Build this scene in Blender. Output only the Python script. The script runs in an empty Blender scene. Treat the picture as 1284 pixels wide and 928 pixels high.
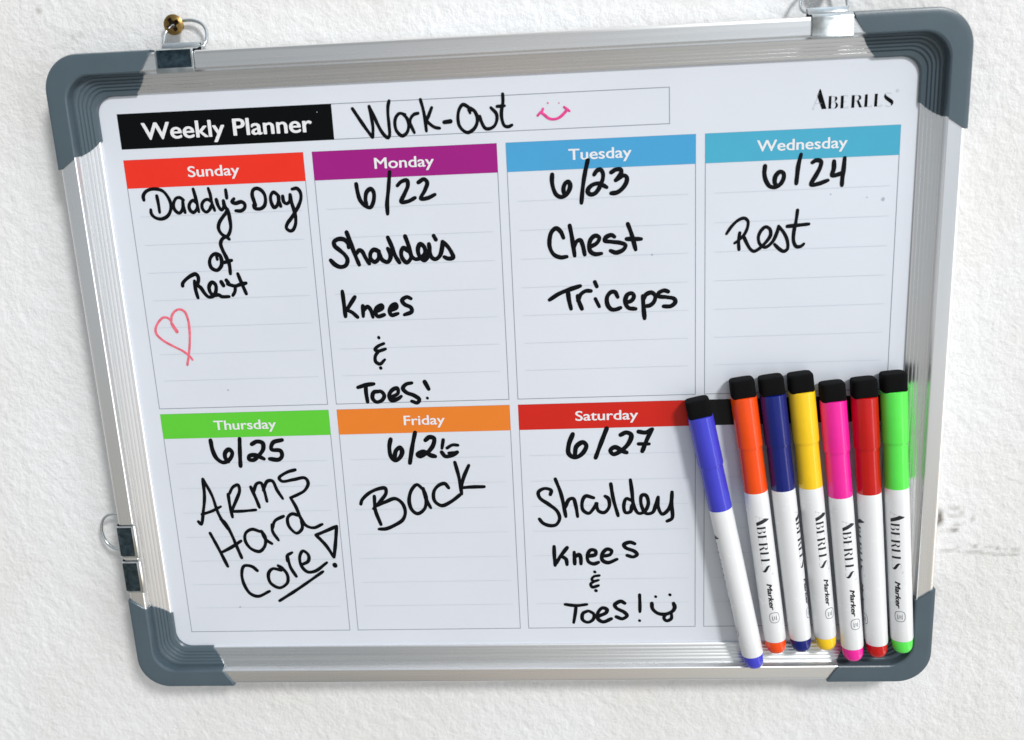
import bpy, bmesh, math, random, json
import numpy as np
from mathutils import Vector, Matrix

random.seed(7)
scene = bpy.context.scene
COL = scene.collection
MM = 0.001

# ------------------------------------------------------------------ camera
cam_data = bpy.data.cameras.new('camera')
cam = bpy.data.objects.new('camera', cam_data)
COL.objects.link(cam)
right = Vector((0.99702892, 0.06125961, -0.04669688))
down = Vector((-0.02951978, -0.25607063, -0.96620723))
fwd = Vector((-0.07114718, 0.96471503, -0.25350146))
m = Matrix.Identity(4)
for i in range(3):
    m[i][0] = right[i]; m[i][1] = -down[i]; m[i][2] = -fwd[i]
m.translation = Vector((206.62, -444.71, 12.18)) * MM
cam.matrix_world = m
cam_data.sensor_width = 36.0
cam_data.lens = 36.0 * 1221.1 / 1284.0
cam_data.clip_start = 0.01
cam_data.clip_end = 50.0
scene.camera = cam
cam_data.dof.use_dof = True
cam_data.dof.focus_distance = 0.47
cam_data.dof.aperture_fstop = 9.0

# ------------------------------------------------------------------ world and lamps
world = bpy.data.worlds.new('World')
scene.world = world
world.use_nodes = True
wn, wl = world.node_tree.nodes, world.node_tree.links
bg = wn['Background']
tc = wn.new('ShaderNodeTexCoord')
sep = wn.new('ShaderNodeSeparateXYZ')
wl.new(tc.outputs['Generated'], sep.inputs[0])
rampz = wn.new('ShaderNodeValToRGB')
mp = wn.new('ShaderNodeMapRange')
mp.inputs[1].default_value = -1; mp.inputs[2].default_value = 1
wl.new(sep.outputs['Z'], mp.inputs[0])
wl.new(mp.outputs[0], rampz.inputs[0])
def set_ramp(node, stops):
    el = node.color_ramp.elements
    el[0].position = (stops[0][0] + 1) / 2; el[0].color = (*stops[0][1], 1)
    el[1].position = (stops[-1][0] + 1) / 2; el[1].color = (*stops[-1][1], 1)
    for p, c in stops[1:-1]:
        e = el.new((p + 1) / 2); e.color = (*c, 1)
set_ramp(rampz, ((-1.0, (0.40, 0.38, 0.36)), (-0.6, (0.44, 0.41, 0.38)), (-0.44, (0.55, 0.46, 0.36)), (-0.34, (0.49, 0.465, 0.44)), (-0.275, (0.66, 0.58, 0.52)), (-0.2, (0.58, 0.58, 0.585)), (0.0, (0.60, 0.60, 0.61)),
                 (0.30, (0.38, 0.38, 0.375)), (0.58, (0.34, 0.34, 0.33)), (0.75, (0.62, 0.63, 0.65)), (1.0, (0.95, 0.97, 1.0))))
rampx = wn.new('ShaderNodeValToRGB')
mpx = wn.new('ShaderNodeMapRange')
mpx.inputs[1].default_value = -1; mpx.inputs[2].default_value = 1
wl.new(sep.outputs['X'], mpx.inputs[0])
wl.new(mpx.outputs[0], rampx.inputs[0])
set_ramp(rampx, ((-1.0, (1.3, 1.3, 1.3)), (-0.60, (0.80, 0.86, 0.90)), (-0.42, (1.0, 1.08, 1.12)), (-0.26, (0.76, 0.83, 0.88)), (-0.16, (1.12, 1.14, 1.16)), (-0.09, (1.22, 1.22, 1.23)), (-0.05, (1.8, 1.74, 1.66)), (-0.01, (1.2, 1.2, 1.2)), (0.05, (1.25, 1.27, 1.28)),
                 (0.13, (1.5, 1.64, 1.72)), (0.30, (1.45, 1.58, 1.68)), (0.48, (1.5, 1.62, 1.72)), (0.68, (1.7, 1.75, 1.8)), (0.73, (6.5, 6.7, 7.0)), (0.80, (6.5, 6.7, 7.0)), (0.85, (1.7, 1.75, 1.8)), (1.0, (1.7, 1.7, 1.7))))
mul = wn.new('ShaderNodeMix'); mul.data_type = 'RGBA'; mul.blend_type = 'MULTIPLY'
mul.inputs[0].default_value = 1.0
wl.new(rampz.outputs[0], mul.inputs[6]); wl.new(rampx.outputs[0], mul.inputs[7])
wno = wn.new('ShaderNodeTexNoise'); wno.inputs['Scale'].default_value = 5.5; wno.inputs['Detail'].default_value = 2.0
wl.new(tc.outputs['Generated'], wno.inputs[0])
wmr = wn.new('ShaderNodeMapRange'); wmr.inputs[1].default_value = 0.35; wmr.inputs[2].default_value = 0.65; wmr.inputs[3].default_value = 0.80; wmr.inputs[4].default_value = 1.20
wl.new(wno.outputs[0], wmr.inputs[0])
mul2 = wn.new('ShaderNodeMix'); mul2.data_type = 'RGBA'; mul2.blend_type = 'MULTIPLY'; mul2.inputs[0].default_value = 1.0
wl.new(mul.outputs[2], mul2.inputs[6]); wl.new(wmr.outputs[0], mul2.inputs[7])
wl.new(mul2.outputs[2], bg.inputs[0])
bg.inputs[1].default_value = 0.77

def area(name, loc, target, size, power, color):
    d = bpy.data.lights.new(name, 'AREA'); d.shape = 'DISK'; d.size = size; d.energy = power; d.color = color
    o = bpy.data.objects.new(name, d); COL.objects.link(o)
    o.location = loc
    o.rotation_euler = (Vector(target) - Vector(loc)).to_track_quat('-Z', 'Y').to_euler()
    return o
area('window_light', (1.75, -2.5, 1.95), (0.20, 0, -0.1), 0.60, 86.0, (1.0, 0.995, 0.988))

scene.view_settings.view_transform = 'Standard'
scene.view_settings.look = 'None'
scene.view_settings.exposure = 0.0
scene.view_settings.gamma = 1.0

# ------------------------------------------------------------------ materials
def srgb(r, g, b):
    f = lambda c: c / 12.92 if c <= 0.04045 else ((c + 0.055) / 1.055) ** 2.4
    return tuple(f(v / 255.0) for v in (r, g, b))

def mat(name, col, rough=0.5, metal=0.0, coat=0.0, var=0.0, vscale=40.0, bump=0.0, bscale=400.0, rvar=0.0, stretch=None, spec=0.5):
    mt = bpy.data.materials.new(name); mt.use_nodes = True
    n, l = mt.node_tree.nodes, mt.node_tree.links
    b = n['Principled BSDF']
    b.inputs['Base Color'].default_value = (*col, 1)
    b.inputs['Roughness'].default_value = rough
    b.inputs['Metallic'].default_value = metal
    b.inputs['Specular IOR Level'].default_value = spec
    b.inputs['Coat Weight'].default_value = coat
    b.inputs['Coat Roughness'].default_value = 0.12
    t = n.new('ShaderNodeTexCoord')
    src = t.outputs['Object']
    if stretch:
        mpn = n.new('ShaderNodeMapping'); mpn.inputs['Scale'].default_value = stretch
        l.new(src, mpn.inputs[0]); src = mpn.outputs[0]
    if var or rvar:
        no = n.new('ShaderNodeTexNoise'); no.inputs['Scale'].default_value = vscale; no.inputs['Detail'].default_value = 5
        l.new(src, no.inputs[0])
    if var:
        mr = n.new('ShaderNodeMapRange'); mr.inputs[1].default_value = .3; mr.inputs[2].default_value = .7
        mr.inputs[3].default_value = 1 - var; mr.inputs[4].default_value = 1 + var
        l.new(no.outputs[0], mr.inputs[0])
        mx = n.new('ShaderNodeMix'); mx.data_type = 'RGBA'; mx.blend_type = 'MULTIPLY'; mx.inputs[0].default_value = 1
        mx.inputs[6].default_value = (*col, 1); l.new(mr.outputs[0], mx.inputs[7]); l.new(mx.outputs[2], b.inputs['Base Color'])
    if rvar:
        mr2 = n.new('ShaderNodeMapRange'); mr2.inputs[1].default_value = .3; mr2.inputs[2].default_value = .7
        mr2.inputs[3].default_value = rough - rvar; mr2.inputs[4].default_value = rough + rvar
        l.new(no.outputs[0], mr2.inputs[0]); l.new(mr2.outputs[0], b.inputs['Roughness'])
    if bump:
        nb = n.new('ShaderNodeTexNoise'); nb.inputs['Scale'].default_value = bscale; nb.inputs['Detail'].default_value = 3
        l.new(src, nb.inputs[0])
        bp = n.new('ShaderNodeBump'); bp.inputs['Strength'].default_value = bump; bp.inputs['Distance'].default_value = 0.0003
        l.new(nb.outputs[0], bp.inputs['Height']); l.new(bp.outputs[0], b.inputs['Normal'])
    return mt

M_panel = mat('whiteboard_enamel', (0.70, 0.735, 0.80), 0.2, coat=0.4, var=0.022, vscale=16, rvar=0.04)
M_alu = mat('brushed_aluminium', (0.88, 0.885, 0.89), 0.27, 1.0, var=0.02, vscale=60, bump=0.025, bscale=500, rvar=0.04, stretch=(0.06, 1, 6))
M_aluv = mat('brushed_aluminium_upright', (0.88, 0.885, 0.89), 0.27, 1.0, var=0.02, vscale=60, bump=0.025, bscale=500, rvar=0.04, stretch=(6, 1, 0.06))
M_plastic = mat('slate_grey_plastic', srgb(77, 92, 101), 0.32, var=0.05, vscale=60, bump=0.12, bscale=900)
M_steel = mat('zinc_plated_steel', (0.62, 0.66, 0.68), 0.20, 1.0, var=0.1, vscale=200, rvar=0.06)
M_brass = mat('yellow_passivated_brass', (0.30, 0.19, 0.065), 0.34, 1.0, var=0.3, vscale=500, bump=0.3, bscale=900)
M_recess_shade = mat('painted_recess_shade', (0.03, 0.02, 0.01), 0.6, 0.4)  # near-black colour paints the shade inside the screw's cross recess
M_ink = mat('black_marker_ink', (0.002, 0.003, 0.0045), 0.5, spec=0.12, var=0.2, vscale=400)
M_pinkink = mat('pink_marker_ink', srgb(222, 62, 140), 0.5, var=0.25, vscale=500)
M_redink = mat('pale_red_marker_ink', srgb(232, 110, 128), 0.5, var=0.18, vscale=500)
M_line = mat('printed_grey_line', srgb(140, 148, 158), 0.3)
M_rule = mat('printed_pale_rule', srgb(198, 205, 214), 0.3)
M_print_black = mat('printed_black', srgb(6, 8, 9), 0.25, spec=0.12)
M_print_white = mat('printed_white', (0.80, 0.80, 0.82), 0.3)
M_hair = mat('printed_hairline', srgb(150, 155, 160), 0.3)
M_speck = mat('old_ink_speck', srgb(172, 179, 192), 0.5)
M_dark_steel = mat('darker_steel', (0.065, 0.10, 0.125), 0.25, 1.0, var=0.5, vscale=300, rvar=0.1, bump=0.8, bscale=350)
M_label = mat('marker_print', srgb(22, 26, 34), 0.4)
M_labelgrey = mat('marker_print_grey', srgb(120, 126, 134), 0.4)
M_white_plastic = mat('white_barrel_plastic', (0.80, 0.81, 0.82), 0.24, coat=0.2, var=0.012, vscale=150, rvar=0.05)
M_felt = mat('black_felt', (0.003, 0.003, 0.0035), 0.9, bump=0.5, bscale=1500, spec=0.15)

# ------------------------------------------------------------------ object helpers
def link(name, me, material=None, parent=None, smooth=False):
    o = bpy.data.objects.new(name, me); COL.objects.link(o)
    if material is not None:
        for mm in (material if isinstance(material, (list, tuple)) else [material]):
            me.materials.append(mm)
    if parent is not None: o.parent = parent
    if smooth:
        me.polygons.foreach_set('use_smooth', [True] * len(me.polygons))
    return o

def mesh(name, verts, faces):
    """vertices in millimetres of the board: x right, y away from the viewer, z up"""
    me = bpy.data.meshes.new(name)
    me.from_pydata([(v[0] * MM, v[1] * MM, v[2] * MM) for v in verts], [], faces)
    me.update()
    return me

def empty(name, label=None, cat=None, group=None, loc=(0, 0, 0)):
    o = bpy.data.objects.new(name, None); COL.objects.link(o)
    o.empty_display_size = 0.02
    o.location = loc
    if label: o['label'] = label
    if cat: o['category'] = cat
    if group: o['group'] = group
    return o

def fix_normals(me):
    bm = bmesh.new(); bm.from_mesh(me)
    bmesh.ops.recalc_face_normals(bm, faces=bm.faces)
    bm.to_mesh(me); bm.free(); me.update()

def auto_smooth(me, deg=35):
    me.polygons.foreach_set('use_smooth', [True] * len(me.polygons))
    bm = bmesh.new(); bm.from_mesh(me)
    for e in bm.edges:
        if len(e.link_faces) == 2 and e.calc_face_angle(0) > math.radians(deg): e.smooth = False
    bm.to_mesh(me); bm.free(); me.update()

def tube(path, r, seg=10, closed=False):
    V, F = [], []
    P = [Vector(p) for p in path]; n = len(P)
    prev = None
    for i, p in enumerate(P):
        a = P[(i - 1) % n] if (closed or i > 0) else p
        b = P[(i + 1) % n] if (closed or i < n - 1) else p
        t = (b - a).normalized()
        if prev is None:
            u = t.orthogonal().normalized()
        else:
            u = (prev - t * prev.dot(t)).normalized()
        prev = u; v = t.cross(u)
        for k in range(seg):
            an = 2 * math.pi * k / seg
            V.append(p + (u * math.cos(an) + v * math.sin(an)) * r)
    rings = n if closed else n - 1
    for i in range(rings):
        j = (i + 1) % n
        for k in range(seg):
            k2 = (k + 1) % seg
            F.append((i * seg + k, i * seg + k2, j * seg + k2, j * seg + k))
    if not closed:
        F.append(tuple(range(seg))); F.append(tuple((n - 1) * seg + k for k in range(seg)))
    return V, F

def lathe(profile, seg=48):
    """profile: (s along +Z, radius)"""
    V, F = [], []
    for s, r in profile:
        for k in range(seg):
            a = 2 * math.pi * k / seg
            V.append((r * math.cos(a), r * math.sin(a), s))
    n = len(profile)
    for i in range(n - 1):
        for k in range(seg):
            k2 = (k + 1) % seg
            F.append((i * seg + k, i * seg + k2, (i + 1) * seg + k2, (i + 1) * seg + k))
    F.append(tuple(range(seg))); F.append(tuple((n - 1) * seg + k for k in range(seg)))
    return V, F

def catmull(pts, step=0.5):
    P = [np.array(p, float) for p in pts]
    if len(P) < 3: 
        n = max(2, int(np.linalg.norm(P[1] - P[0]) / step) + 1)
        return [P[0] + (P[1] - P[0]) * t for t in np.linspace(0, 1, n)]
    out = []
    E = [2 * P[0] - P[1]] + P + [2 * P[-1] - P[-2]]
    for i in range(1, len(E) - 2):
        p0, p1, p2, p3 = E[i - 1:i + 3]
        d = lambda a, b: max(np.linalg.norm(b - a), 1e-4) ** 0.5
        t0 = 0; t1 = t0 + d(p0, p1); t2 = t1 + d(p1, p2); t3 = t2 + d(p2, p3)
        n = max(2, int(np.linalg.norm(p2 - p1) / step) + 1)
        for t in np.linspace(t1, t2, n, endpoint=False):
            A1 = (t1 - t) / (t1 - t0) * p0 + (t - t0) / (t1 - t0) * p1
            A2 = (t2 - t) / (t2 - t1) * p1 + (t - t1) / (t2 - t1) * p2
            A3 = (t3 - t) / (t3 - t2) * p2 + (t - t2) / (t3 - t2) * p3
            B1 = (t2 - t) / (t2 - t0) * A1 + (t - t0) / (t2 - t0) * A2
            B2 = (t3 - t) / (t3 - t1) * A2 + (t - t1) / (t3 - t1) * A3
            out.append((t2 - t) / (t2 - t1) * B1 + (t - t1) / (t2 - t1) * B2)
    out.append(P[-1])
    return out

def ink_mesh(name, strokes, y0=-0.16, dome=0.09, wobble=0.10, smooth=True):
    """strokes: [width, [x,z], ...] in mm -> slightly domed lines of ink lying on the board"""
    V, F = [], []
    rnd = random.Random(len(strokes) * 13 + 5)
    for st in strokes:
        w, pts = st[0] * 1.15, [p for p in st[1:]]
        P = catmull(pts) if smooth else catmull_straight(pts)
        n = len(P)
        ph = rnd.random() * 6
        rad = [0.5 * w * (1 + wobble * math.sin(ph + i * 0.35) * 0.6 + wobble * 0.5 * math.sin(ph * 3 + i * 0.13)) for i in range(n)]
        for i in (0, 1):
            if n > 6: rad[i] *= 0.92 + 0.04 * i; rad[-1 - i] *= 0.86 + 0.06 * i
        base = len(V)
        off = (-1, -0.55, 0, 0.55, 1); hgt = (0, 0.75, 1, 0.75, 0)
        for i in range(n):
            a, b = P[max(i - 1, 0)], P[min(i + 1, n - 1)]
            t = b - a; L = np.linalg.norm(t); t = t / L if L > 1e-9 else np.array((1.0, 0))
            nn = np.array((-t[1], t[0]))
            for o, h in zip(off, hgt):
                q = P[i] + nn * o * rad[i]
                V.append((q[0], y0 - dome * h, q[1]))
        for i in range(n - 1):
            for k in range(4):
                a = base + i * 5 + k
                F.append((a, a + 1, a + 6, a + 5))
        joints = [0, n - 1]
        for i in range(2, n - 2):
            d1 = P[i] - P[i - 2]; d2 = P[i + 2] - P[i]
            c = d1.dot(d2) / (np.linalg.norm(d1) * np.linalg.norm(d2) + 1e-9)
            if c < 0.75: joints.append(i)
        for i in joints:
            c0 = len(V); V.append((P[i][0], y0 - dome * 1.02, P[i][1]))
            for rr, hh in ((0.55, 0.75), (1.0, 0.02)):
                for k in range(14):
                    a = 2 * math.pi * k / 14
                    V.append((P[i][0] + rad[i] * rr * math.cos(a), y0 - dome * hh, P[i][1] + rad[i] * rr * math.sin(a)))
            for k in range(14):
                k2 = (k + 1) % 14
                F.append((c0, c0 + 1 + k, c0 + 1 + k2))
                F.append((c0 + 1 + k, c0 + 15 + k, c0 + 15 + k2, c0 + 1 + k2))
    me = mesh(name, V, F)
    # every face looks out of the board (towards -y)
    bm = bmesh.new(); bm.from_mesh(me)
    bm.normal_update()
    flip = [f for f in bm.faces if f.normal.y > 0]
    bmesh.ops.reverse_faces(bm, faces=flip)
    bm.to_mesh(me); bm.free(); me.update()
    return me

def rect(x0, z0, x1, z1, y, V, F):
    b = len(V)
    V += [(x0, y, z0), (x1, y, z0), (x1, y, z1), (x0, y, z1)]
    F.append((b, b + 1, b + 2, b + 3))

def frame_lines(x0, z0, x1, z1, w, y):
    V, F = [], []
    rect(x0 - w / 2, z0 - w / 2, x1 + w / 2, z0 + w / 2, y, V, F)
    rect(x0 - w / 2, z1 - w / 2, x1 + w / 2, z1 + w / 2, y, V, F)
    rect(x0 - w / 2, z0 + w / 2, x0 + w / 2, z1 - w / 2, y, V, F)
    rect(x1 - w / 2, z0 + w / 2, x1 + w / 2, z1 - w / 2, y, V, F)
    return V, F

def text_mesh(body, bold=0.0, shear=0.0, spacing=1.0):
    cu = bpy.data.curves.new('lettering', 'FONT'); cu.body = body; cu.size = 1.0
    cu.shear = shear; cu.resolution_u = 6; cu.space_character = spacing
    ob = bpy.data.objects.new('lettering', cu); COL.objects.link(ob)
    bpy.context.view_layer.update()
    dg = bpy.context.evaluated_depsgraph_get()
    me = bpy.data.meshes.new_from_object(ob.evaluated_get(dg))
    bpy.data.objects.remove(ob); bpy.data.curves.remove(cu)
    if bold:
        # heavier weight: the same letters printed a hair's breadth apart, each pass on its own layer (z)
        V = [v.co.copy() for v in me.vertices]; F = [tuple(p.vertices) for p in me.polygons]
        VV, FF = [], []
        for k, (dx, dy) in enumerate(((0, 0), (-bold, 0), (bold, 0), (0, bold * .6), (0, -bold * .6), (-bold * .7, bold * .4), (bold * .7, -bold * .4))):
            b = len(VV)
            VV += [(c.x + dx, c.y + dy, k) for c in V]; FF += [tuple(b + i for i in f) for f in F]
        me = bpy.data.meshes.new('lettering'); me.from_pydata(VV, [], FF)
    return me

def board_text(name, body, x0, x1, zbase, y, material, parent, bold=0.02, height=None, spacing=1.0):
    me = text_mesh(body, bold, 0, spacing)
    xs = [v.co.x for v in me.vertices]; a, b = min(xs), max(xs)
    s = (x1 - x0) / (b - a)
    # cap height of the built-in letters
    sz = s if height is None else height / 0.70
    for v in me.vertices:
        X = x0 + (v.co.x - a) * s; Z = zbase + v.co.y * sz
        v.co = (X * MM, (y - 0.004 * v.co.z) * MM, Z * MM)
    me.materials.clear()
    me.update()
    return link(name, me, material, parent)

# ------------------------------------------------------------------ wall (painted plaster)
def vnoise(x, z, seed):
    rs = np.random.RandomState(seed); T = rs.rand(256, 256)
    xi = np.floor(x).astype(int); zi = np.floor(z).astype(int)
    fx = x - xi; fz = z - zi
    fx = fx * fx * fx * (fx * (fx * 6 - 15) + 10); fz = fz * fz * fz * (fz * (fz * 6 - 15) + 10)
    g = lambda a, b: T[a % 256, b % 256]
    return (g(xi, zi) * (1 - fx) + g(xi + 1, zi) * fx) * (1 - fz) + (g(xi, zi + 1) * (1 - fx) + g(xi + 1, zi + 1) * fx) * fz

WALL_Y = 12.0
def axis_coords(lo, a, b, hi, fine, coarse_n):
    mid = np.arange(a, b, fine)
    t = np.linspace(0, 1, coarse_n) ** 1.7
    return np.concatenate([(a - (a - lo) * t)[::-1][:-1], mid, b + (hi - b) * t])
xs = axis_coords(-900, -230, 640, 1300, 1.1, 60)
zs = axis_coords(-1000, -430, 230, 700, 1.1, 60)
X, Z = np.meshgrid(xs, zs)
wx = X + 5.0 * (vnoise(X / 17, Z / 17, 1) - .5) + 2.4 * (vnoise(X / 5, Z / 5, 2) - .5)
wz = Z + 5.0 * (vnoise(X / 17, Z / 17, 3) - .5) + 2.4 * (vnoise(X / 5, Z / 5, 4) - .5)
u = wx * 0.80 + wz * 0.60; v = -wx * 0.60 + wz * 0.80
n1 = vnoise(u / 2.7, v / 4.0, 5); n2 = vnoise(wx / 5.6, wz / 7.0, 6); n3 = vnoise(u / 1.6, v / 2.0, 7); n4 = vnoise(X / 60, Z / 60, 8)
ridge = np.abs(vnoise(u / 5.5, v / 7.5, 9) - .5) * 2
pit = np.clip((vnoise(wx / 2.6, wz / 3.2, 10) - 0.80) / 0.2, 0, 1)
h = 0.36 * (n1 - .5) + 0.22 * (n2 - .5) + 0.20 * (n3 - .5) + 0.4 * (n4 - .5) - 0.12 * np.exp(-(ridge / 0.12) ** 2) * (n2 > 0.5) - 0.26 * pit
h *= 1.0
Y = WALL_Y - h
nx, nz = len(xs), len(zs)
co = np.stack([X, Y, Z], -1).reshape(-1, 3) * MM
idx = np.arange(nx * nz).reshape(nz, nx)
quads = np.stack([idx[:-1, :-1], idx[:-1, 1:], idx[1:, 1:], idx[1:, :-1]], -1).reshape(-1, 4)
wme = bpy.data.meshes.new('wall')
wme.vertices.add(len(co)); wme.vertices.foreach_set('co', co.ravel())
wme.loops.add(quads.size); wme.loops.foreach_set('vertex_index', quads.ravel())
wme.polygons.add(len(quads)); wme.polygons.foreach_set('loop_start', np.arange(0, quads.size, 4))
wme.polygons.foreach_set('use_smooth', np.ones(len(quads), bool))
wme.update(calc_edges=True); wme.validate()
# scuffs, an old screw hole and dirt specks that are on the wall itself
mark = np.zeros_like(X)
def blot(cx, cz, rx, rz, s):
    global mark
    d = ((X - cx) / rx) ** 2 + ((Z - cz) / rz) ** 2
    mark = np.maximum(mark, s * np.exp(-d ** 1.6))
for cx, cz, rx, rz, s in ((379.5, -189.5, 2.6, 4.6, 1.0), (387, -184.5, 4.0, 1.3, .32), (390.5, -187, 1.4, 2.6, .4), (386.5, -188.5, 3, 1.2, .28), (396, -190.5, 1.2, 1.6, .55),
        (387.3, -196.0, 2.4, 1.2, .8), (389, -193.5, 2.5, 1.2, .3), (382.5, -196.5, 3.5, .9, .2), (385.5, -207.0, 5, .9, .34), (392.5, -207.7, 4, .8, .28),
        (398, -208.2, 5, .9, .36), (404, -209.0, 5, .9, .36), (411, -209.7, 6, .9, .36), (417, -210, 3, .9, .42), (398.3, -205.2, 1.3, 1.3, .6), (404.5, -205.7, 3.4, .9, .34),
        (409, -206.5, 1.2, 1.1, .42), (413, -206.7, 1.2, 1.1, .38), (417.6, -207.3, 2.2, 1.1, .48), (390.0, -205.3, 1.2, .9, .25),
        (-35, 68, 1.4, 1.6, .5), (-17, 57, 1.6, 1.4, .25), (-21, 55.5, 1.0, 1.4, .3), (432, 3, 1.6, 1.3, .4), (430, -52, 1.2, 1.2, .25), (-68, 30, 1.2, 1.4, .2)):
    blot(cx, cz, rx, rz, s * 0.9)
mark *= 0.6 + 0.8 * vnoise(X / 1.6, Z / 1.6, 21)
at = wme.attributes.new('scuff', 'FLOAT', 'POINT'); at.data.foreach_set('value', np.clip(mark, 0, 1).ravel().astype(np.float32))
Mw = mat('white_wall_paint', (0.83, 0.825, 0.815), 0.85, spec=0.25)
n, l = Mw.node_tree.nodes, Mw.node_tree.links
pb = n['Principled BSDF']; t = n.new('ShaderNodeTexCoord')
na = n.new('ShaderNodeTexNoise'); na.inputs['Scale'].default_value = 11; na.inputs['Detail'].default_value = 6
l.new(t.outputs['Object'], na.inputs[0])
cr = n.new('ShaderNodeValToRGB'); cr.color_ramp.elements[0].position = .35; cr.color_ramp.elements[1].position = .65
cr.color_ramp.elements[0].color = (0.785, 0.776, 0.758, 1); cr.color_ramp.elements[1].color = (0.84, 0.845, 0.85, 1)
l.new(na.outputs[0], cr.inputs[0])
aa = n.new('ShaderNodeAttribute'); aa.attribute_name = 'scuff'
mx = n.new('ShaderNodeMix'); mx.data_type = 'RGBA'; l.new(aa.outputs['Fac'], mx.inputs[0]); l.new(cr.outputs[0], mx.inputs[6])
mx.inputs[7].default_value = (0.16, 0.14, 0.115, 1)
l.new(mx.outputs[2], pb.inputs['Base Color'])
nb = n.new('ShaderNodeTexNoise'); nb.inputs['Scale'].default_value = 520; nb.inputs['Detail'].default_value = 4; nb.inputs['Roughness'].default_value = .6
l.new(t.outputs['Object'], nb.inputs[0])
bp = n.new('ShaderNodeBump'); bp.inputs['Strength'].default_value = .6; bp.inputs['Distance'].default_value = .0010
l.new(nb.outputs[0], bp.inputs['Height']); l.new(bp.outputs[0], pb.inputs['Normal'])
wall = link('wall', wme, Mw)
wall['kind'] = 'structure'
wall['label'] = 'white painted wall of lightly textured plaster'

# ------------------------------------------------------------------ the board
XL, XR, ZB, ZT = -9.06, 355.1, -249.2, 29.0
board = empty('weekly_planner_board', 'white weekly planner board in an aluminium frame with grey corners hanging on the wall', 'whiteboard', loc=(0, 0, 0))

# panel: the written-on sheet with its backing
V, F = [], []
x0, x1, z0, z1 = XL - 6, XR + 6, ZB - 6, ZT + 6
V = [(x0, 0, z0), (x1, 0, z0), (x1, 0, z1), (x0, 0, z1), (x0, 6, z0), (x1, 6, z0), (x1, 6, z1), (x0, 6, z1)]
F = [(0, 1, 2, 3), (5, 4, 7, 6), (4, 0, 3, 7), (1, 5, 6, 2), (3, 2, 6, 7), (4, 5, 1, 0)]
link('panel', mesh('panel', V, F), M_panel, board)

# frame profile: (offset outward from the panel edge, y)
def rail_profile():
    p = [(0.0, 0.02), (0.0, -0.9), (0.35, -1.25)]
    n_r = 5; ua, ub = 0.35, 7.9; ya, yb = -1.25, -4.3
    for k in range(n_r):
        s0 = ua + (ub - ua) * k / n_r; w = (ub - ua) / n_r
        yy = lambda s: ya + (yb - ya) * (s - ua) / (ub - ua)
        p += [(s0 + w * .28, yy(s0 + w * .28) - .06), (s0 + w * .76, yy(s0 + w * .76) - .06), (s0 + w * .86, yy(s0 + w * .86) + .10), (s0 + w, yy(s0 + w) + .08)]
    p += [(8.1, -4.0), (8.75, -4.0), (8.95, -8.0), (9.1, -8.5), (9.45, -8.8), (9.9, -8.8), (14.9, -8.78), (15.4, -8.75), (16.2, -8.5), (16.7, -7.9), (16.8, -7.2), (16.8, 6.5), (16.0, 7.2), (4.0, 7.2)]
    return p
RP = rail_profile()
def cap_profile():
    out = []
    for i, (u_, y_) in enumerate(RP):
        if i == 0: out.append((-0.7, 0.02))
        elif i == 1: out.append((-0.7, -1.3))
        elif i == 2: out.append((-0.2, -1.9))
        elif u_ <= 7.95:
            out.append((u_ * 0.96, y_ - 0.75 + ((0.0, 0.0, 0.36, 0.36)[(i - 3) % 4])))
        elif u_ < 8.3: out.append((7.7, -4.7))
        elif u_ < 8.85: out.append((8.3, -4.7))
        elif u_ < 9.0: out.append((8.45, -8.8))
        elif u_ < 9.2: out.append((8.65, -9.35))
        elif u_ < 9.6: out.append((9.2, -9.75))
        elif u_ > 15 and y_ < 0: out.append((u_ + 1.2, y_ - (0.9 if u_ < 16.5 else 0.3)))
        elif y_ < 0: out.append((u_ + 0.1, y_ - 0.95))
        else: out.append((u_ + (1.2 if u_ > 5 else 0), y_ + 0.5))
    return out
CP = cap_profile()

def sweep_straight(pf, plist):
    V, F = [], []
    k = len(pf)
    for fn in plist:
        for (u_, y_) in pf: V.append(fn(u_, y_))
    for i in range(len(plist) - 1):
        for j in range(k):
            j2 = (j + 1) % k
            F.append((i * k + j, i * k + j2, (i + 1) * k + j2, (i + 1) * k + j))
    F.append(tuple(range(k))); F.append(tuple((len(plist) - 1) * k + j for j in range(k)))
    return V, F

rails = [
    ('top', [lambda u_, y_, x=x: (x, y_, ZT + u_) for x in np.linspace(XL + 13, XR - 13, 14)], M_alu),
    ('bottom', [lambda u_, y_, x=x: (x, y_, ZB - u_) for x in np.linspace(XL + 13, XR - 13, 14)], M_alu),
    ('left', [lambda u_, y_, z=z: (XL - u_, y_, z) for z in np.linspace(ZB + 13, ZT - 13, 12)], M_aluv),
    ('right', [lambda u_, y_, z=z: (XR + u_, y_, z) for z in np.linspace(ZB + 13, ZT - 13, 12)], M_aluv)]
for nm, pl, mm in rails:
    V, F = sweep_straight(RP, pl)
    me = mesh('frame_rail', V, F); fix_normals(me); auto_smooth(me, 28)
    link('frame_rail', me, mm, board)

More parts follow.
